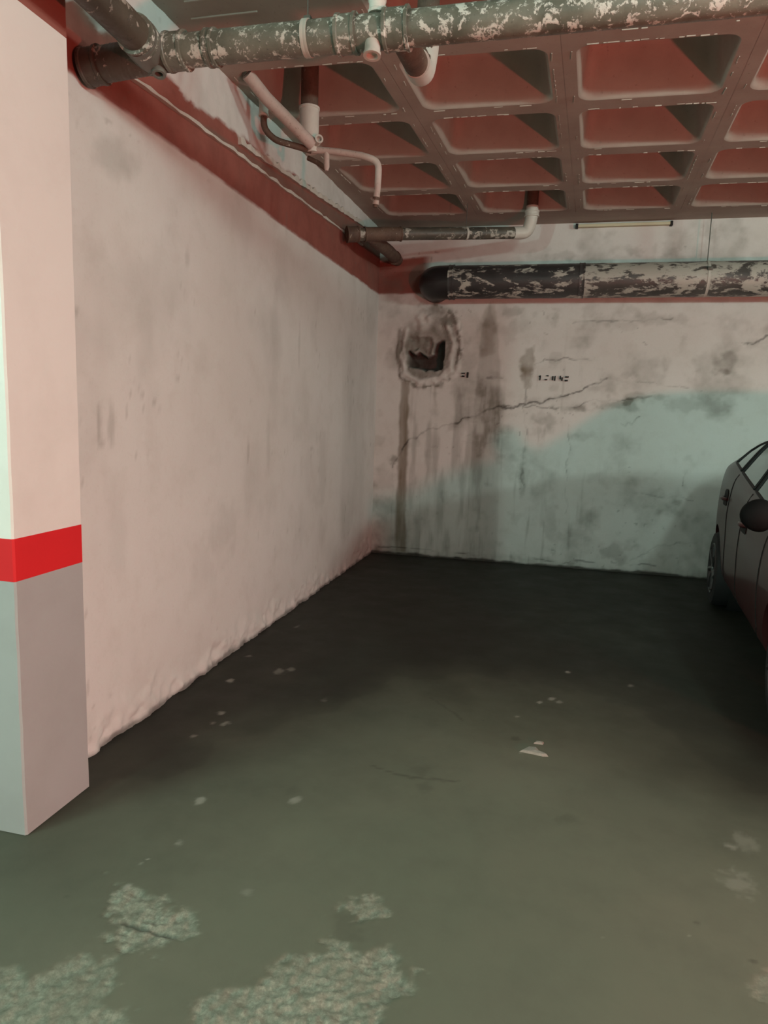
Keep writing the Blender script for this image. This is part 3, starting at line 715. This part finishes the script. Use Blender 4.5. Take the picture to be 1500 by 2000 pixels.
pm = A+dirv*1.03
bm = bmesh.new(); tube(bm, [pm+Vector((0, 0, .05)), (pm.x, pm.y, zc(pm.y)+0.02)], 0.0025, 8); obj('hanger_wire', bm, M_WIRE, st)

# ------------------------------------------------------------------ big dark pipe along the back wall
bp = empty('wall_drain_pipe', (2.0, 6.76, 2.72))
tag(bp, 'wide dark drain pipe with flaking white paint along the back wall', 'pipe')
BZ, BY, BR = 2.722, 6.765, 0.152
bm = bmesh.new(); tube(bm, densify([(0.74, BY, BZ), (1.965, BY, BZ-0.001)], 0.06), BR, 32, wob=0.004); obj('pipe', bm, M_PIPEB, bp)
bm = bmesh.new(); tube(bm, densify([(1.965, BY, BZ-0.001), (6.0, BY, BZ-0.005)], 0.06), BR*0.99, 32, wob=0.004); obj('pipe', bm, M_PIPEC, bp)['label'] = 'pale flaking right length of the pipe'
# closed elbow at the left, turning into the wall
bm = bmesh.new(); tube(bm, bend([(0.78, BY, BZ), (0.60, BY, BZ), (0.585, BY+0.25, BZ)], 0.16, 10), BR*1.02, 32); obj('wall_elbow', bm, simple('tar_black_pipe', (0.018, 0.017, 0.018, 1), 0.38, scale=9, var=0.5, bump=0.2), bp)
bm = bmesh.new(); coupling(bm, (0.775, BY, BZ), (1, 0, 0), BR*1.035, 0.05, 32, 0.003); obj('coupling', bm, M_PIPEB, bp)
bm = bmesh.new(); coupling(bm, (1.965, BY, BZ), (1, 0, 0), BR*1.012, 0.05, 32, 0.002); obj('coupling', bm, M_PIPEB, bp)
bm = bmesh.new(); coupling(bm, (3.02, BY, BZ), (1, 0, 0), BR*1.008, 0.022, 32, 0.001); st = obj('strap', bm, M_STRAP, bp)
bm = bmesh.new(); tube(bm, [(3.02, BY, BZ+BR-.002), (3.02, BY, zc(BY)+.003)], 0.004, 8); box(bm, 3.00, 3.04, BY-BR-0.012, BY-BR+.004, BZ+0.045, BZ+0.075, .003); obj('hanger_wire', bm, M_WIRE, st)

# ------------------------------------------------------------------ thin batten under the ceiling on the back wall
bt = bmesh.new(); box(bt, 1.90, 2.72, D-0.045, D+0.01, 3.236, 3.262, 0.004)
ob = obj('cable_batten', bt, simple('pale_yellow_batten', (0.55, 0.52, 0.36, 1), 0.6, scale=12), smooth=False)
tag(ob, 'thin pale yellow batten fixed to the back wall just under the ceiling', 'batten')
for x in (1.895, 2.722):
    b = bmesh.new(); box(b, x-0.012, x+0.012, D-0.048, D+0.01, 3.228, 3.268, 0.003); obj('end_clip', b, M_BLACK, ob, smooth=False)

# ------------------------------------------------------------------ mortar flake lying on the floor
M_FLAKE = simple('dusty_mortar', (0.30, 0.285, 0.245, 1), 0.9, scale=60, var=0.6, bump=0.4)
def flake(name, pts, h, label, seed):
    bm = bmesh.new(); r = random.Random(seed); c = Vector((sum(p[0] for p in pts)/len(pts), sum(p[1] for p in pts)/len(pts), 0))
    lo = [bm.verts.new((x, y, -0.004)) for x, y in pts]
    hi = [bm.verts.new((c.x+(x-c.x)*0.8, c.y+(y-c.y)*0.8, h*r.uniform(0.6, 1.2))) for x, y in pts]
    top = bm.verts.new((c.x, c.y, h*1.3)); n = len(pts)
    for k in range(n):
        bm.faces.new((lo[k], lo[(k+1) % n], hi[(k+1) % n], hi[k])); bm.faces.new((hi[k], hi[(k+1) % n], top))
    bm.faces.new(lo[::-1])
    o = obj(name, bm, M_FLAKE, smooth=False); tag(o, label, 'flake'); return o
flake('mortar_flake', [(1.742,2.935),(1.775,2.93),(1.81,2.925),(1.845,2.918),(1.872,2.925),(1.862,2.945),(1.835,2.958),(1.815,2.985),(1.78,2.99),(1.762,2.965)], 0.008, 'pale mortar flake lying in the middle of the bay floor', 3)
flake('mortar_flake', [(1.802,3.03),(1.815,3.055),(1.85,3.05),(1.845,3.03)], 0.006, 'tiny pale crumb just behind the large mortar flake on the floor', 4)

# ------------------------------------------------------------------ parked car
CAR_D = Vector((0.1044, 0.9945, 0)); CAR_R = Vector((0.9945, -0.1044, 0)); HWM = 0.835
NOSE = Vector((2.796, 2.75, 0))
def cp(u, wl_, z):      # u from nose to tail, wl_ leftwards from the centre line
    return NOSE+CAR_D*u+CAR_R*(HWM-wl_)+Vector((0, 0, z))
car = empty('car', NOSE+CAR_D*1.95+CAR_R*HWM)
tag(car, 'dark maroon hatchback parked nose outward at the right edge', 'car')
def car_paint():
    t = NT('maroon_car_paint'); n = t.noise(220, 3, 0.6)
    c = t.mix(n, (0.040, 0.010, 0.010, 1), (0.060, 0.014, 0.014, 1))
    return t.done(c, 0.38, 0.0, 0.3, 0.25)
M_CAR = car_paint()
M_TYRE = simple('tyre_rubber', (0.012, 0.012, 0.012, 1), 0.75)
M_RIM = simple('dull_wheel_cover', (0.07, 0.07, 0.07, 1), 0.3, 0.6)
M_SHELL = simple('matt_black_shell', (0.006, 0.006, 0.006, 1), 0.75, spec=0.12)
def glass_mat():
    t = NT('tinted_car_glass'); c = t.mix(t.noise(3), (0.02, 0.03, 0.026, 1), (0.026, 0.036, 0.03, 1)); m = t.done(c, 0.04, 0.0, 0.9, 1.0); return m
M_GLASS = glass_mat()
M_LAMP = simple('clear_lamp', (0.5, 0.5, 0.5, 1), 0.1, 0.2, spec=0.8)
M_TAIL = simple('red_lamp_lens', (0.25, 0.01, 0.01, 1), 0.15)
st_ = [ # u, hw, zb, belt, top, hwtop
 (0.00, .56, .30, .52, .60, .46), (0.07, .70, .24, .58, .67, .56), (0.35, .80, .20, .70, .79, .64), (0.80, .832, .20, .80, .89, .68),
 (1.15, .835, .20, .88, .96, .67), (1.30, .835, .20, .92, 1.04, .64), (1.65, .835, .20, .96, 1.27, .59), (2.00, .835, .20, 1.005, 1.42, .56),
 (2.50, .835, .20, 1.065, 1.45, .555), (3.00, .838, .20, 1.135, 1.43, .55), (3.35, .835, .22, 1.165, 1.36, .545), (3.62, .81, .25, 1.12, 1.19, .56),
 (3.80, .765, .28, .95, 1.02, .58), (3.88, .70, .32, .80, .87, .56), (3.90, .60, .38, .66, .72, .48)]
bm = bmesh.new(); rings = []
for (u, hw, zb, belt, top, ht) in st_:
    half = [(0, zb), (hw*.80, zb), (hw*.945, zb+.06), (hw*.985, zb+.16), (hw, zb+(belt-zb)*.55), (hw*.985, zb+(belt-zb)*.80), (hw*.955, belt-.03), (hw*.915, belt),
            (ht+(hw*.915-ht)*.45, belt+(top-belt)*.55), (ht, top-.05*min(1, (top-belt)/.2)), (ht-.09, top), (0, top+.018)]
    loop = [cp(u, a, z) for a, z in half]+[cp(u, -a, z) for a, z in half[-2:0:-1]]
    rings.append([bm.verts.new(p) for p in loop])
n = len(rings[0])
for A_, B_ in zip(rings[:-1], rings[1:]):
    for k in range(n): bm.faces.new((A_[k], A_[(k+1) % n], B_[(k+1) % n], B_[k]))
bm.faces.new(rings[0][::-1]); bm.faces.new(rings[-1])
body_me = from_bm(bm); tmp = bpy.data.objects.new('tmp_body', body_me); COL.objects.link(tmp)
s = tmp.modifiers.new('s', 'SUBSURF'); s.levels = 2; s.render_levels = 2
bpy.context.view_layer.update()
dg = bpy.context.evaluated_depsgraph_get(); bm = bmesh.new(); bm.from_mesh(tmp.evaluated_get(dg).to_mesh()); bvh = BVHTree.FromBMesh(bm)
full = bpy.data.meshes.new('full'); bm.to_mesh(full); bm.free()
tmp.modifiers.clear(); tmp.data = full
UF, UR, WR, WZ = 0.775, 3.265, 0.298, 0.298
cutters = []
for u in (UF, UR):
    for sgn in (1, -1):
        cb = bmesh.new(); tube_prof(cb, cp(u, sgn*0.72, WZ+0.01), CAR_R*-sgn, [(-0.13, 0.352), (0.25, 0.352)], 40)
        co = bpy.data.objects.new('tmp_cut', from_bm(cb)); COL.objects.link(co); cutters.append(co)
        md = tmp.modifiers.new('b', 'BOOLEAN'); md.operation = 'DIFFERENCE'; md.object = co; md.solver = 'EXACT'
bpy.context.view_layer.update()
dg = bpy.context.evaluated_depsgraph_get()
body_final = bpy.data.meshes.new_from_object(tmp.evaluated_get(dg))
for c in cutters+[tmp]: bpy.data.objects.remove(c)
body_final.materials.clear()
bo = link('body', body_final, M_CAR, car); bo.data.set_sharp_from_angle(angle=math.radians(40))

def side(u, z, off=0.004, sgn=1):
    o = cp(u, sgn*2.0, z); h = bvh.ray_cast(o, CAR_R*sgn)
    if h[0] is None: return cp(u, sgn*HWM, z)
    return h[0]-CAR_R*sgn*off
def interp(x, pts):
    return float(np.interp(x, [p[0] for p in pts], [p[1] for p in pts]))
def pane(name, us, lo, hi, sgn, off=0.006, mat=None, rows=6, parent=None):
    bm = bmesh.new(); gridv = []
    for u in us:
        a, b = lo(u), hi(u); gridv.append([bm.verts.new(side(u, a+(b-a)*k/rows, off, sgn)) for k in range(rows+1)])
    for A_, B_ in zip(gridv[:-1], gridv[1:]):
        for k in range(rows): bm.faces.new((A_[k], B_[k], B_[k+1], A_[k+1]))
    g = obj(name, bm, mat or M_GLASS, parent or car)
    bm = bmesh.new()
    outl = [side(u, lo(u), off, sgn) for u in us]+[side(us[-1], lo(us[-1])+(hi(us[-1])-lo(us[-1]))*k/rows, off, sgn) for k in range(1, rows+1)]+[side(u, hi(u), off, sgn) for u in us[::-1][1:]]+[side(us[0], hi(us[0])+(lo(us[0])-hi(us[0]))*k/rows, off, sgn) for k in range(1, rows+1)]
    tube(bm, outl, 0.010, 8); obj('rubber_seal', bm, M_BLACK, g)
    return g
blt = lambda u: interp(u, [(1.3, .955), (1.65, .985), (2.0, 1.03), (2.5, 1.09), (3.0, 1.155), (3.3, 1.185)])
rf = lambda u: interp(u, [(1.38, .975), (1.60, 1.15), (1.80, 1.27), (2.0, 1.335), (2.4, 1.365), (2.8, 1.355), (3.0, 1.33), (3.1, 1.30), (3.2, 1.22)])
for sgn in (1, -1):
    pane('front_door_glass', list(np.linspace(1.40, 2.10, 12)), blt, rf, sgn)
    pane('rear_door_glass', list(np.linspace(2.17, 2.74, 9)), blt, rf, sgn)
    pane('quarter_glass', list(np.linspace(2.80, 3.14, 7)), blt, rf, sgn)
    # door gaps
    for zs in ([(1.34, .93), (1.33, .60), (1.30, .36), (1.42, .25)], [(2.13, 1.02), (2.14, .60), (2.15, .25)], [(2.78, 1.10), (2.80, .80), (2.74, .62), (2.80, .25)], [(1.42, .25), (2.15, .25), (2.80, .25)]):
        pts = []
        for (a, b), (c, d) in zip(zs[:-1], zs[1:]):
            for k in range(8): pts.append(side(a+(c-a)*k/8, b+(d-b)*k/8, 0.0005, sgn))
        pts.append(side(zs[-1][0], zs[-1][1], 0.0005, sgn))
        bm = bmesh.new(); tube(bm, pts, 0.0040, 6); obj('door_gap', bm, M_HOLE, car)
    # handles: dark cup with a maroon grip across it
    for (u, z) in ((2.00, .845), (2.965, .915)):
        bm = bmesh.new(); nu_, nz_ = 10, 6; G = []
        for a in range(nu_+1):
            G.append([bm.verts.new(side(u-.085+.17*a/nu_, z-.065+.125*b/nz_*(1-0.55*abs(a/nu_-.5)**2*4*0.3), 0.004, sgn)) for b in range(nz_+1)])
        for a in range(nu_):
            for b in range(nz_): bm.faces.new((G[a][b], G[a+1][b], G[a+1][b+1], G[a][b+1]))
        cup = obj('handle_cup', bm, M_HOLE, car)
        bm = bmesh.new(); pts = [side(u-.085, z-.012, 0.004, sgn), side(u-.06, z-.012, 0.022, sgn), side(u, z-.010, 0.028, sgn), side(u+.06, z-.012, 0.022, sgn), side(u+.085, z-.012, 0.004, sgn)]
        tube(bm, pts, [0.010, .014, .015, .014, .010], 12); obj('handle_grip', bm, M_CAR, cup)
    # side moulding and sill
    bm = bmesh.new(); tube(bm, [side(u, .235, 0.004, sgn) for u in np.linspace(1.15, 2.90, 24)], 0.022, 10); obj('sill_moulding', bm, M_BLACK, car)
    # mirror
    mc = cp(1.24, sgn*(HWM+0.045), 0.985); ax = CAR_R*-sgn
    bm = bmesh.new(); bmesh.ops.create_uvsphere(bm, u_segments=24, v_segments=14, radius=1.0)
    for v in bm.verts:
        q = v.co.copy(); f = 1.0 if q.y < 0.35 else 1.0
        yy = min(q.y, 0.45); v.co = mc+ax*(q.x*0.085)+CAR_D*(yy*0.075)+Vector((0, 0, q.z*0.088*(1-0.12*q.x)))
    mir = obj('mirror_shell', bm, M_SHELL, car)
    bm = bmesh.new(); tube(bm, [cp(1.34, sgn*(HWM-0.04), .955), cp(1.29, sgn*(HWM+0.03), .965), mc-ax*0.03], [0.035, 0.028, 0.03], 12); obj('mirror_stalk', bm, M_BLACK, mir)
    bm = bmesh.new(); tube_prof(bm, mc+CAR_D*0.036, CAR_D, [(-.002, .052), (.002, .052)], 20); obj('mirror_glass', bm, M_LAMP, mir)
    # lamps
    bm = bmesh.new(); bmesh.ops.create_uvsphere(bm, u_segments=20, v_segments=12, radius=1.0)
    for v in bm.verts: q = v.co; v.co = cp(0.16+0.13*q.y-0.10*q.x, sgn*(0.60+0.12*q.x), 0.60+0.075*q.z)
    obj('headlamp', bm, M_LAMP, car)
    bm = bmesh.new(); bmesh.ops.create_uvsphere(bm, u_segments=20, v_segments=12, radius=1.0)
    for v in bm.verts: q = v.co; v.co = cp(3.80+0.05*q.y, sgn*(0.68+0.075*q.x), 0.84+0.11*q.z)
    obj('tail_lamp', bm, M_TAIL, car)
    # wheels with spoked covers
    for u in (UF, UR):
        c = cp(u, sgn*(HWM-(0.085 if u > 2 else 0.125)), WZ); a = CAR_R*-sgn
        bm = bmesh.new()
        tube_prof(bm, c, a, [(-.09, .20), (-.095, .25), (-.085, .285), (-.06, .297), (.06, .297), (.085, .285), (.095, .25), (.088, .205), (.07, .20), (-.07, .19)], 40, close=False)
        wh = obj('wheel', bm, M_TYRE, car)
        bm = bmesh.new(); tube_prof(bm, c, a, [(.086, .208), (.095, .200), (.080, .180), (.045, .170), (.035, .05), (.03, .001)], 40, close=False)
        for k in range(7):
            an = 2*math.pi*k/7; e1 = Vector((0, 0, 1)); e2 = a.cross(e1)
            d0 = e1*math.cos(an)+e2*math.sin(an)
            tube(bm, [c+a*.062+d0*.03, c+a*.078+d0*.10, c+a*.080+d0*.185], [.030, .022, .024], 8)
        tube_prof(bm, c, a, [(.06, .045), (.092, .040), (.094, .001)], 20, close=False)
        obj('wheel_cover', bm, M_RIM, wh)
        bm = bmesh.new(); tube_prof(bm, cp(u, sgn*(HWM-0.16), WZ+0.01), a, [(-.16, .05), (-.16, .350), (.06, .350)], 36, close=False)
        obj('arch_liner', bm, M_HOLE, car)
# windscreen, rear window, grille, plates, bumper line
def front_pane(name, direction, u0, rows, mat, off=0.006):
    bm = bmesh.new(); G = []
    for z, hw in rows:
        row = []
        for k in range(13):
            a = -hw+2*hw*k/12; o = cp(u0, a, z); h = bvh.ray_cast(o, direction)
            p = h[0]-direction*off if h[0] is not None else cp(2, a, z); row.append(bm.verts.new(p))
        G.append(row)
    for A_, B_ in zip(G[:-1], G[1:]):
        for k in range(12): bm.faces.new((A_[k], A_[k+1], B_[k+1], B_[k]))
    return obj(name, bm, mat, car)
front_pane('windscreen', CAR_D, -2, [(1.02, .60), (1.10, .60), (1.18, .585), (1.26, .565), (1.34, .545), (1.385, .52)], M_GLASS)
front_pane('rear_window', -CAR_D, 6, [(1.10, .52), (1.16, .52), (1.22, .51), (1.28, .50), (1.34, .48), (1.37, .46)], M_GLASS)
front_pane('grille', CAR_D, -2, [(.36, .42), (.40, .44), (.44, .44), (.47, .42)], M_BLACK)
front_pane('number_plate', CAR_D, -2, [(.495, .24), (.53, .24), (.575, .24)], M_PVC, 0.012)
front_pane('number_plate', -CAR_D, 6, [(.66, .24), (.71, .24), (.76, .24)], M_PVC, 0.012)
